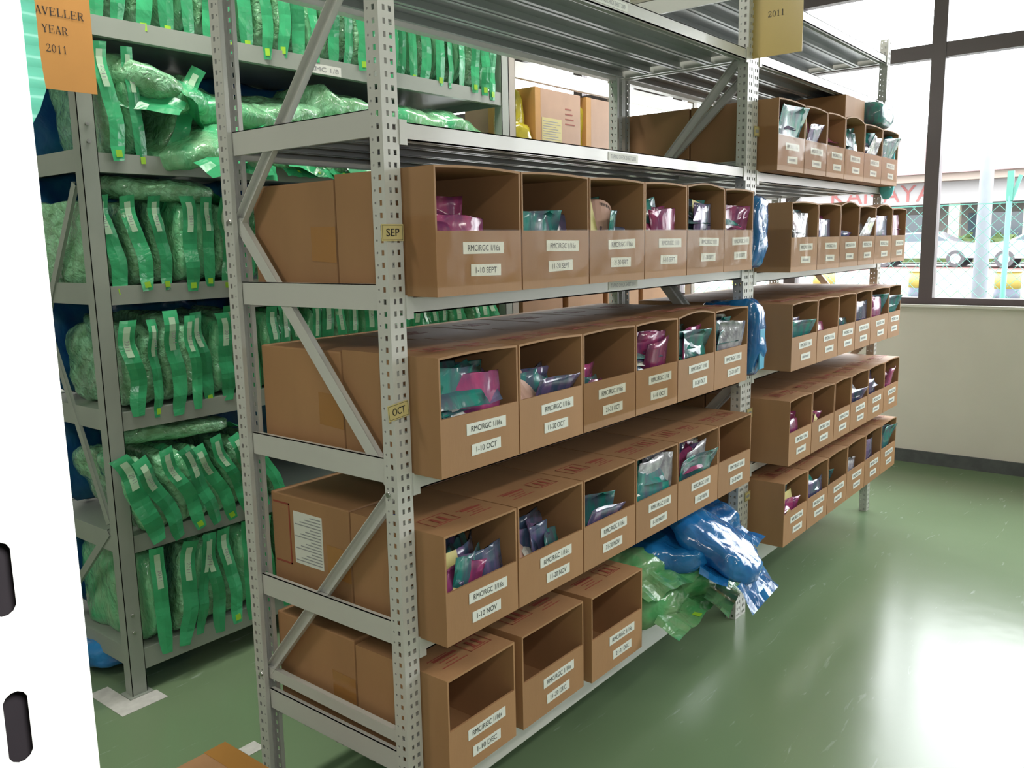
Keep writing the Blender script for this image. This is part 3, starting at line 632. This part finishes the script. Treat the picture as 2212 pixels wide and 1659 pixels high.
edges = {'B': [.046, .33, .607, .884, 1.135, 1.393, 1.62], 'C': [.046, .316, .583, .847, 1.096, 1.348, 1.61], 'D': [.046, .301, .581, .85, 1.105, 1.392, 1.66], 'E': [.046, .29, .314, .587, .607, .882]}
YF = {'B': -.09, 'C': -.085, 'D': -.085, 'E': -.08}
HH = {'B': (.262, .133), 'C': (.257, .127), 'D': (.250, .121), 'E': (.244, .121)}
MON = {'B': ('SEPT', ['1-10', '11-20', '21-30']), 'C': ('OCT', ['1-10', '11-20', '21-31']), 'D': ('NOV', ['1-10', '11-20', '21-30']), 'E': ('DEC', ['1-10', '11-20', '21-31'])}
ROWN = {'B': 'the SEP row', 'C': 'the OCT row', 'D': 'the NOV row', 'E': 'the bottom row'}
T, Mg, Pu, Cl = 'teal', 'magenta', 'purple', 'clear'
FILL = {
 ('B', 0): dict(n=4, top=.2, cols=[Mg], xr=(0, .3)),
 ('B', 1): dict(n=8, top=.165, cols=[T, Pu, T, Cl], xr=(0, .9), slips=[('pink', .36, .10, (-.6, .9, .2))]),
 ('B', 2): dict(n=7, top=.175, cols=[Pu, T, Pu], xr=(.1, .9), slips=[('yellow', .2, .10, (-.3, -.1, .3)), ('pink', .45, .115, (-.5, .3, -.3))]),
 ('B', 3): dict(n=13, top=.19, cols=[Mg, T, Mg, Pu]),
 ('B', 4): dict(n=13, top=.225, cols=[T, T, Pu, Mg], slips=[('yellow', .55, .11, (-.3, .2, 0))]),
 ('B', 5): dict(n=12, top=.215, cols=[T, Cl, Mg, Pu]),
 ('C', 0): dict(n=13, top=.205, cols=[T, Pu, T, Mg], xr=(0, .7), slips=[('white', .30, .11, (-.45, -.45, .1)), ('white', .40, .045, (-.4, .5, 0))]),
 ('C', 1): dict(n=10, top=.165, cols=[T, Pu, Pu], slips=[('pink', .36, .10, (-.45, -.4, .1)), ('pink', .20, .08, (-.4, -.1, 0)), ('white', .5, .09, (-.6, 1.0, 0))]),
 ('C', 2): dict(n=4, top=.15, cols=[T, Mg], xr=(0, .35), slips=[('pink', .2, .075, (-.4, .1, 0))]),
 ('C', 3): dict(n=14, top=.235, cols=[Pu, T, Mg, T], slips=[('white', .4, .15, (-.4, .2, 0)), ('white', .72, .06, (-.3, .1, 0))]),
 ('C', 4): dict(n=13, top=.205, cols=[T, Mg, T, Pu]),
 ('C', 5): dict(n=13, top=.235, cols=[T, Pu, Cl, Mg], slips=[('white', .72, .13, (-.3, .1, 0))]),
 ('D', 0): dict(n=10, top=.165, cols=[Pu, T, Pu, Mg], slips=[('yellow', .2, .075, (-.35, .02, 0)), ('yellow', .42, .03, (-.5, .3, 0))]),
 ('D', 1): dict(n=7, top=.155, cols=[T, Pu, T], xr=(0, .8), slips=[('white', .4, .08, (-.7, .6, .2)), ('pink', .3, .06, (-.5, -.3, 0))]),
 ('D', 2): dict(n=5, top=.155, cols=[Pu, T], xr=(0, .5)),
 ('D', 3): dict(n=15, top=.24, cols=[Mg, Pu, T, Cl], slips=[('white', .55, .12, (-.4, -.3, 0)), ('white', .2, .13, (-.3, .05, 0))]),
 ('D', 4): dict(n=13, top=.205, cols=[Pu, Mg, T, Cl], slips=[('white', .8, .12, (-.3, .1, 0))]),
}
for rw in 'BCDE':
    ed = edges[rw]; prs = [(ed[i], ed[i+1]) for i in range(6)] if rw != 'E' else [(ed[0], ed[1]), (ed[2], ed[3]), (ed[4], ed[5])]
    mon, dts = MON[rw]; z = LV[rw]
    for i, (a, b) in enumerate(prs):
        a += .0025; b -= .0025
        known = i < 3
        l1 = 'RMC/RGC 1/16s' if known else 'RMC/RGC 1/10'; l2 = '%s %s' % (dts[i % 3], mon)
        mark = ('marked ' + l2) if known else 'whose second label reads %s, one of the three farther' % l2
        state = 'empty open-front' if (rw, i) not in FILL else 'open-front'
        lab = '%s brown carton %s, %s carton of %s' % (state, 'marked '+l2 if known else 'with small labels', ordn(i+1), ROWN[rw])
        open_carton(a, b, YF[rw]-(.01 if (rw == 'E' and i == 2) else 0), z, lab, 'open cartons on the near rack', l1, l2, i+10*ord(rw), HH[rw][0], HH[rw][1], .298, tape=rw == 'B' or (rw == 'C' and i in (2, 3)), bow=(.012 if (rw, i) in (('C', 4), ('B', 4)) else .004 if rw in 'BC' else 0), marks=(None if rw == 'B' else (i+(rw == 'E')) % 2))
        if (rw, i) in FILL: fill(a, b, YF[rw], z, where='the %s carton of %s' % (ordn(i+1), ROWN[rw]), seed=i+ord(rw), ph=HH[rw][1], **FILL[rw, i])
        if rw != 'B' or i < 2:
            rear_carton(a+.001, b-.001, YF[rw]+.305, z, 'closed brown carton behind the %s open one of %s' % (ordn(i+1), ROWN[rw]), 'closed cartons at the back of the near rack', .252, None if i == 0 else (i % 2), .30)
# shipping sheet on the side of the first NOV rear carton
for o in list(C.objects):
    if o.name.startswith('closed_carton') and o.get('label') == 'closed brown carton behind the first open one of the NOV row':
        mb = MB(); mb.box(-.0012, 0, .10, .21, .08, .215); l = mb.build('shipping_sheet', paper_m, o)
        mb = MB()
        for k in range(16): mb.box(-.0018, -.0012, .105, .205-.02*((k*5) % 4), .088+.0078*k, .0905+.0078*k)
        mb.build('printed_lines', faint_m, l)
        mb = MB()
        for q in ((.225, .229, .07, .23), (.225, .29, .07, .074), (.225, .29, .226, .23)): mb.box(-.0012, 0, q[0], q[1], q[2], q[3])
        mb.build('printed_marks', red_m, o)
sheet_m = mat('grey_delivery_sheet', (.30, .32, .38), .6, nz=.1, nscale=30)
for k_, (xa, xb, ya, yb) in {'second': (.07, .21, .02, .12)}.items():
    for o in list(C.objects):
        if o.get('label', '').startswith('closed brown carton behind the %s open one of the NOV row' % k_):
            mb = MB(); mb.box(xa, xb, ya, yb, .2524, .2530); mb.build('delivery_sheet', sheet_m, o)
# clear tape patches on carton sides
# blue pen on the NOV cartons
X = Matrix.Translation((.075, .10, LV['D']+.257)) @ Matrix.Rotation(math.pi/2, 4, 'X') @ Matrix.Rotation(.5, 4, 'Y')
mb = MB(); mb.cyl((0, 0), .0042, -.03, .03, 8, 0, None, X); tag(mb.build('pen', mat('blue_pen', (.02, .12, .6), .3)), 'blue pen lying on top of the first NOV carton', 'pen')

# far rack cartons
E2 = {'A': [1.852, 2.12, 2.368, 2.593, 2.86, 3.13, 3.40], 'B': [1.865, 2.141, 2.403, 2.647, 2.886, 3.153, 3.395], 'C': [1.90, 2.175, 2.426, 2.654, 2.88, 3.16, 3.37], 'D': [1.905, 2.15, 2.42, 2.64, 2.89, 3.15, 3.405], 'E': [1.877, 2.13, 2.373, 2.629, 2.893, 3.15, 3.411]}
Y2 = {'A': -.075, 'B': -.13, 'C': -.13, 'D': -.13, 'E': -.13}
RN2 = {'A': 'the top row', 'B': 'the second row', 'C': 'the third row', 'D': 'the fourth row', 'E': 'the lowest row'}
F2 = {
 ('A', 0): dict(n=6, top=.24, cols=[Mg, Pu, Cl, T]), ('A', 1): dict(n=5, top=.21, cols=[Mg, Pu], slips=[('yellow', .25, .14, (-.2, 0, 0))]), ('A', 2): dict(n=5, top=.21, cols=[Mg, Pu, Cl]),
 ('A', 3): dict(n=5, top=.24, cols=[T, T, Cl]), ('A', 4): dict(n=5, top=.21, cols=[Cl, T, Pu]), ('A', 5): dict(n=5, top=.22, cols=[T, Mg, Pu]),
 ('B', 0): dict(n=7, top=.24, cols=[Mg, T, Pu, Cl]), ('B', 1): dict(n=4, top=.19, cols=[Pu, Mg]), ('B', 2): dict(n=2, top=.14, cols=[Pu]), ('B', 3): dict(n=5, top=.21, cols=[Cl, T]), ('B', 4): dict(n=5, top=.24, cols=[Pu, T, Cl]), ('B', 5): dict(n=5, top=.26, cols=[Mg, Mg, Pu]),
 ('C', 0): dict(n=3, top=.17, cols=[T, Pu], slips=[('yellow', .34, .05, (-.5, -.3, 0)), ('white', .45, .06, (-.6, .4, 0))]), ('C', 1): dict(n=3, top=.15, cols=[Mg, Pu]), ('C', 2): dict(n=2, top=.15, cols=[T], slips=[('white', .2, .09, (-.3, -.4, 0))]), ('C', 3): dict(n=5, top=.23, cols=[Pu, Cl, T]), ('C', 4): dict(n=5, top=.21, cols=[Pu, Mg, T]), ('C', 5): dict(n=5, top=.25, cols=[Pu, T]),
 ('D', 0): dict(n=4, top=.16, cols=[Mg]), ('D', 1): dict(n=3, top=.15, cols=[Mg], xr=(0, .4), slips=[('yellow', .35, .1, (-.4, -.5, 0))]), ('D', 3): dict(n=4, top=.2, cols=[Mg, Pu, Cl]), ('D', 4): dict(n=5, top=.23, cols=[Cl, Pu]), ('D', 5): dict(n=4, top=.22, cols=[Mg, Pu]),
 ('E', 0): dict(n=5, top=.18, cols=[Mg, T], slips=[('yellow', .6, .07, (-.3, 0, 0))]), ('E', 1): dict(n=5, top=.2, cols=[Pu, T, Cl]), ('E', 2): dict(n=3, top=.16, cols=[T], xr=(0, .4)), ('E', 3): dict(n=4, top=.16, cols=[T, Cl]), ('E', 4): dict(n=5, top=.22, cols=[Pu, Cl, Mg]), ('E', 5): dict(n=5, top=.25, cols=[T]),
}
for rw in 'ABCDE':
    ed = E2[rw]
    for i in range(6):
        a, b = ed[i]+.003, ed[i+1]-.003; z = LF[rw]
        open_carton(a, b, Y2[rw], z, 'open-front brown carton on the far rack, %s in %s' % (ordn(i+1), RN2[rw]), 'open cartons on the far rack', 'RMC/RGC 1/16s', None, 500+i+10*ord(rw), .25, .125, .34, tape=rw in 'AB', bow=(.018 if (rw, i) in (('B', 2), ('B', 4), ('A', 3)) else .005), marks=(i % 2 if rw in 'CDE' else None))
        if (rw, i) in F2: fill(a, b, Y2[rw], z, where='the %s carton of %s on the far rack' % (ordn(i+1), RN2[rw]), seed=100+i+ord(rw), **F2[rw, i])
        if (rw in 'AB' and i == 0) or rw in 'CD':
            rear_carton(a, b, Y2[rw]+.347, z, 'closed carton behind the %s open one in %s of the far rack' % (ordn(i+1), RN2[rw]), 'closed cartons at the back of the far rack', .25, None, .30)
# small carton and teal bag on top of the far rack's top row
closed_carton(2.75, 3.02, -.02, .30, LF['A']+.256, .115, 'small carton standing on the top row of the far rack')
tag(link('teal_bag', pillow(.28, .30, .13, 91, .016, 9, .5).mesh('teal_bag', P['teal']), None, (3.18, .06, LF['A']+.256)), 'dark teal bag on the top row beside the small carton', 'bag')

# blue bags hanging at row ends
def hang_bag(x, y, z0, z1, lab, seed, w_=.10, d_=.22, m=b_body, name='blue_bag', rot=0):
    t = thing(name, lab, 'bag', (x, y+d_/2, z0), (0, 0, rot)); link('bag_body', pillow(w_, d_, z1-z0, seed, .016, 11, .3).mesh('bag_body', m), t)
    return t
bb = hang_bag(1.682, -.10, 1.347, 1.600, 'bright blue bag squeezed between the SEP row and the rack post', 41)
t = hang_bag(1.682, -.10, .966, 1.235, 'bright blue bag with a pale strip at the end of the OCT row', 42)
mb = MB(); mb.box(-.02, .02, -.118, -.114, .03, .17); mb.build('pale_strip', mat('pale_blue_strip', (.1, .45, .7), .4), t)
mb = MB(); n = 12
cy = mat('cyan_plastic', (.12, .72, .85), .15, coat=.5)
tag(link('cyan_bag', pillow(.03, .07, .30, 44, .012, 9, .5).mesh('cyan_bag', cy), None, (3.40, -.03, LF['A']-.06), (0, -.12, 0)), 'bright cyan bag hanging past the last carton of the far rack top row', 'bag')

# ---------------------------------------------------------------- bags on the bottom shelf of the near rack
def big_bag(name, lab, loc, rot, dims, seed, m, group=None, hemm=None, hw=None, amp=.02, stickers=0, e=.62):
    t = thing(name, lab, 'bag', loc, rot, group); link('bag_body', pillow(*dims, seed, amp, 13, e).mesh('bag_body', m), t)
    mb = MB(); n = 12; w_ = hw or dims[0]*.9; rows = []
    for k in range(4):
        rows.append([((-.5+i/n)*w_*(1+.05*k), -dims[1]*.45-.03*k, dims[2]*.42+.02*noise.noise(Vector((seed+i*.45, k*.5, 0)))-.009*k) for i in range(n+1)])
    for k in range(3):
        for i in range(n): mb.face([rows[k][i], rows[k+1][i], rows[k+1][i+1], rows[k][i+1]], 0, True)
    h_ = mb.build('hem', hemm or m, t)
    for s in range(stickers): q = MB(); q.box(-.015+s*.03, .006+s*.03, -dims[1]*.45-.085, -dims[1]*.45-.06, dims[2]*.42-.02, dims[2]*.42-.018); q.build('sticker', STK, h_)
    return t
gl = mat('light_green_plastic', (.10, .42, .16), .13, rgb2=(.22, .40, .20), nscale=12, bump=.9, bscale=13, coat=.8, bdist=.014)
zE = LV['E']+.002
big_bag('green_bag', 'large pale green bag lying beside the empty bottom cartons', (1.09, .07, zE), (0, 0, .1), (.36, .34, .13), 81, gl, stickers=1, hw=.34)
big_bag('green_bag', 'green bag lying upon the large pale one, in the gap under the NOV row', (1.07, .12, zE+.12), (.03, 0, -.1), (.28, .32, .10), 82, gl)
big_bag('green_bag', 'glossy green bag spilling over the bottom shelf edge beneath the blue ones', (1.27, .05, zE+.04), (.12, .03, .25), (.32, .36, .12), 83, gl, hw=.33)
big_bag('blue_bag', 'large blue bag lying over the green bags under the NOV row', (1.27, .10, zE+.12), (.05, -.06, .35), (.42, .40, .12), 84, b_body, amp=.026)
big_bag('blue_bag', 'puffed blue bag at the back, top end against the rack post', (1.52, .10, zE+.13), (.15, .1, .1), (.26, .36, .14), 85, b_body, amp=.024)
big_bag('blue_bag', 'shiny blue bag drooping off the shelf corner toward the floor', (1.32, -.08, zE+.165), (.60, .05, .12), (.24, .34, .09), 86, b_body, amp=.02, hw=.27)

# ---------------------------------------------------------------- signs
t = thing('paper_sign', 'orange paper sign, its first letters hidden by the white post, YEAR 2011 printed below', 'sign', (-.045, 1.246, 2.052), (0, 0, 0))
mb = MB(); mb.box(-.105, .105, -.0004, .0004, -.1485, .1485); mb.build('sheet', orange_m, t)
for s, zz, w_ in (('TRAVELLER', .060, .172), ('YEAR', .013, .070), ('2011', -.038, .059)): link('lettering', serif(s, w_, .021), t, (0 if s != 'TRAVELLER' else -.002, -.001, zz))
t = thing('paper_sign', 'laminated yellow sign reading 2011, hung on the rack post', 'sign', (1.79, -.085, 2.222), (0, 0, -math.pi/2))
mb = MB(); mb.box(-.09, .09, -.0005, .0005, -.150, .150); mb.build('sheet', amber_m, t)
link('lettering', serif('2011', .058, .019), t, (-.003, -.0012, -.012))

# floor carton
t = closed_carton(-.58, -.152, .08, .49, 0, .25, 'plain carton on the green floor at the foot of the near rack')
mb = MB(); mb.box(.37, .4285, 0, .41, .2502, .2508); mb.build('packing_tape', mat('brown_tape', (.42, .20, .05), .3), t)

# white post very close to the lens, with a mint film behind
t = thing('white_rack_post', 'blown-out white slotted post at the picture edge, closest to the viewer', 'post', (-1.057, -.9, 0))
mb = MB(); SW = .075
def Fw(a, v): return (-SW+a, 0, v)
sl = SW-.033; pt_ = .068; off = 1.245-.034-round((1.245-.034)/pt_)*pt_
for k in range(-1, 36):
    v0 = off+k*pt_; v1 = v0+pt_; cz = v0+.034; hw, hh = .0052, .0165
    if v0 < 0: mb.face([Fw(0, 0), Fw(SW, 0), Fw(SW, v1), Fw(0, v1)]) if v1 > 0 else None; continue
    pts = []
    for i in range(12):
        a = i/12*2*math.pi+math.pi/12; cc, ss = math.cos(a), math.sin(a); pts.append((sl+hw*cc, cz+(hh-hw)*(1 if ss > 0 else -1)+hw*ss))
    cor = [(SW, v1), (0, v1), (0, v0), (SW, v0)]
    for q in range(4):
        for j in range(3):
            i = q*3+j; a, b = pts[i], pts[(i+1) % 12]
            if j == 1: mb.face([Fw(*cor[q]), Fw(*b), Fw(*a)])
            elif j == 0: mb.face([Fw(*cor[q]), Fw(*b), Fw(*a)])
            else: mb.face([Fw(*cor[q]), Fw(*cor[(q+1) % 4]), Fw(*b), Fw(*a)])
mb.face([(0, 0, 0), (0, .05, 0), (0, .05, 2.4), (0, 0, 2.4)]); mb.face([(-SW, 0, 0), (-SW, .05, 0), (-SW, .05, 2.4), (-SW, 0, 2.4)])
o = mb.build('post_channel', white_m, t)
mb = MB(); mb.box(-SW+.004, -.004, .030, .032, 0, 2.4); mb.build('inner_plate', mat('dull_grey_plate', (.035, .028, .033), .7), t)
mb = MB(); n = 60
for i in range(n):
    z0, z1 = 1.36+.6*i/n, 1.36+.6*(i+1)/n
    ex = lambda z: max(-.02, .006+.026*max(0, min(1, (z-1.478)/.05))+.012*max(0, 1-abs(z-1.40)/.025)+.005*noise.noise(Vector((z*22.0, 2.2, 0))))
    mb.face([(-.03, .06, z0), (ex(z0), .062, z0), (ex(z1), .062, z1), (-.03, .06, z1)], 0, True)
mo = tag(mb.build('plastic_film', mint_m, None, (-1.057, -.9, 0)), 'mint green plastic film hanging just behind the white post', 'plastic film')
solidify(mo, .0006)

# ---------------------------------------------------------------- outside the window
ground_m = mat('pale_concrete', (0.252, 0.244, 0.239), .8, nz=.1, nscale=.4); grass_m = mat('grass_verge', (0.147, 0.176, 0.067), .9, nz=.3, nscale=3)
brick_m = mat('red_brick_paving', (0.176, 0.084, 0.076), .8, nz=.15, nscale=2)
def slab(name, x0, x1, z0, z1, m, y0=-25, y1=40):
    mb = MB(); mb.face([(x0, y0, z0), (x1, y0, z1), (x1, y1, z1), (x0, y1, z0)]); return struct(mb.build(name, m))
slab('ground_yard', 4.86, 20.5, -.45, -.45, ground_m); slab('ground_verge', 20.5, 27, -.45, -.2, grass_m); slab('ground_road', 27, 33, -.2, .08, ground_m)
slab('ground_path', 33, 37.5, .08, .16, brick_m); slab('ground_forecourt', 37.5, 60, .16, .3, ground_m)
# building across the road
t = thing('factory_building', 'pale factory building across the road with red letters and pink roof band', 'building', (46, 0, 0))
pinkw = mat('pink_cladding', (0.218, 0.143, 0.143), .7); whitew = mat('white_render', (0.260, 0.252, 0.252), .7); beige = mat('beige_wall', (0.126, 0.118, 0.105), .7); darkw = mat('dark_glazing', (0.042, 0.063, 0.080), .2)
mb = MB(); mb.box(-1.2, 6, -20, 32, 4.35, 6.1); mb.build('roof_band', pinkw, t)
mb = MB(); mb.box(-.9, 6, -20, 32, 4.0, 4.35); mb.build('eave', mat('cream_eave', (0.231, 0.189, 0.160), .7), t)
mb = MB(); mb.box(0, 6, -20, 32, 2.95, 4.0); mb.build('upper_wall', whitew, t)
mb = MB(); mb.box(2.5, 6, -20, 32, .2, 2.95); mb.build('ground_floor_wall', beige, t)
for y in (-16, -10, -5, 0, 5.2, 8.4, 14, 19.5, 26): q = MB(); q.box(.1, .55, y-.25, y+.25, .2, 2.95); q.build('column', mat('cream_column', (0.252, 0.244, 0.189), .7) if y == -16 else bpy.data.materials['cream_column'], t)
for y in (-13, -7.5, -2.5, 2.6, 6.6, 11.2, 16.7, 22.6): q = MB(); q.box(2.44, 2.5, y-1.6, y+1.6, .9, 2.5); q.build('window', darkw, t)
o = link('lettering', text_mesh('KAMAYA', 5.0, .82, mat('red_letters', (0.231, 0.067, 0.063), .6)), t, (-.03, 11.8, 3.52), (0, 0, -math.pi/2))
# hedge
mb = MB(); rr = random.Random(3)
for i in range(900):
    x, y, z = 41+rr.uniform(-.5, .5), rr.uniform(-6, 24), .3+rr.uniform(.0, 1.15); s_ = rr.uniform(.08, .2)
    a = Vector((rr.uniform(-1, 1), rr.uniform(-1, 1), rr.uniform(-1, 1))).normalized(); b = a.orthogonal().normalized(); c = a.cross(b)
    mb.face([Vector((x, y, z))+b*s_, Vector((x, y, z))+c*s_, Vector((x, y, z))-b*s_, Vector((x, y, z))-c*s_])
mb.box(40.6, 41.4, -6, 24, .25, 1.25)
tag(mb.build('hedge', mat('hedge_leaves', (0.076, 0.118, 0.034), .8, nz=.4, nscale=5)), 'clipped green hedge in front of the factory', 'hedge', None, 'stuff')
# cars
carp = mat('silver_car_paint', (0.176, 0.181, 0.202), .25, coat=.8); tyre = mat('tyre_rubber', (.05, .05, .055), .7); rim = mat('alloy_rim', (.3, .3, .3), .3, .6)
def car(y, lab, x=37.6, dirn=1):
    t = thing('car', lab, 'car', (x, y, .16), (0, 0, 0), 'silver cars outside')
    prof = [(-2.2, .35), (-2.2, .78), (-1.9, .90), (-1.2, 1.0), (-.55, 1.38), (.5, 1.42), (1.25, 1.02), (2.05, .92), (2.2, .7), (2.2, .35)]; mb = MB()
    A = [(-.85, dirn*p[0], p[1]) for p in prof]; B = [(.85, dirn*p[0], p[1]) for p in prof]; n = len(prof)
    if dirn > 0: mb.face(A[::-1]); mb.face(B)
    else: mb.face(A); mb.face(B[::-1])
    for i in range(n): j = (i+1) % n; mb.face([A[i], A[j], B[j], B[i]])
    mb.build('car_body', carp, t)
    mb = MB(); g = [(-1.05, 1.02), (-.5, 1.33), (.45, 1.36), (1.05, 1.04)]; mb.face([(-.856, dirn*p[0], p[1]) for p in g]); mb.build('side_window', darkw, t)
    for yy in (-1.35, 1.35):
        for xx in (-.8, .8):
            X = Matrix.Translation((xx, yy, .33)) @ Matrix.Rotation(math.pi/2, 4, 'Y'); q = MB(); q.cyl((0, 0), .33, -.1, .1, 20, 0, None, X); w_ = q.build('wheel', tyre, t)
            q = MB(); X2 = Matrix.Translation((xx+(-.105 if xx < 0 else .105), yy, .33)) @ Matrix.Rotation(math.pi/2, 4, 'Y'); q.cyl((0, 0), .2, -.01, .01, 10, 0, None, X2); q.build('rim', rim, w_)
car(7.75, 'silver car parked before the hedge, the one farther from the green post', 37.9, -1)
car(3.2, 'silver car whose wheel shows beside the green fence post', 37.0, 1)
# lamp pole, fence
q = MB(); q.cyl((0, 0), .085, -.45, 6, 16, 0, .035); tag(q.build('lamp_pole', mat('galvanised_pole', (0.210, 0.231, 0.260), .5, nz=.1, nscale=6), None, (9.0, .52, 0)), 'pale tapering lamp pole outside the window', 'pole')
gf = mat('green_fence_paint', (0.063, 0.210, 0.168), .5)
t = thing('chain_link_fence', 'green chain-link fence outside the window', 'fence', (7.8, 0, 0))
def fpost(y):
    q = MB(); q.cyl((0, y), .024, -.45, 1.78, 12); q.bar((0, y, 1.74), (0, y, 2.0), .05, .045); q.build('fence_post', gf, t)
for y in (.115, 2.6, 5.0, -2.3, -4.8): fpost(y)
q = MB(); q.bar((0, .10, 1.74), (.02, .04, 1.96), .03, .03); q.build('post_arm', gf, t)
mb = MB(); sp = .085; zt, zb = 1.72, -.4; hgt = zt-zb
def wire(mb, y0, z0, y1, z1, r_=.0022):
    mb.bar((0, y0, z0), (0, y1, z1), r_*2, r_*2)
k = -6.0
while k < 6.5:
    for sgn in (1, -1): wire(mb, k, zb, k+sgn*hgt, zt, .0022)
    k += sp*1.414
wire(mb, -6, zt, 6.5, zt, .004); wire(mb, -6, .75, 6.5, .75, .003)
mb.build('wire_mesh', gf, t)
# drums
for i, (y, x_) in enumerate(((4.40, 23.2), (2.42, 23.2), (6.9, 23.2), (9.3, 23.2), (.3, 23.2))):
    t = thing('drum', 'yellow and dark drum outside, %s' % ('left of the lamp pole', 'right of the green post', 'seen under the far rack cartons', 'hidden farthest along the fence', 'at the window edge')[i], 'drum', (x_, y, -.34), (0, 0, 0), 'yellow drums on the verge')
    q = MB(); q.cyl((0, 0), .29, .44, .86, 24); q.cyl((0, 0), .305, .84, .87, 24); q.build('upper_band', mat('drum_yellow', (0.260, 0.189, 0.050), .5) if i == 0 else bpy.data.materials['drum_yellow'], t)
    q = MB(); q.cyl((0, 0), .29, 0, .44, 24); q.build('lower_band', mat('drum_dark', (0.038, 0.046, 0.071), .5) if i == 0 else bpy.data.materials['drum_dark'], t)
print('pouches', NP, 'objects', len(bpy.data.objects))
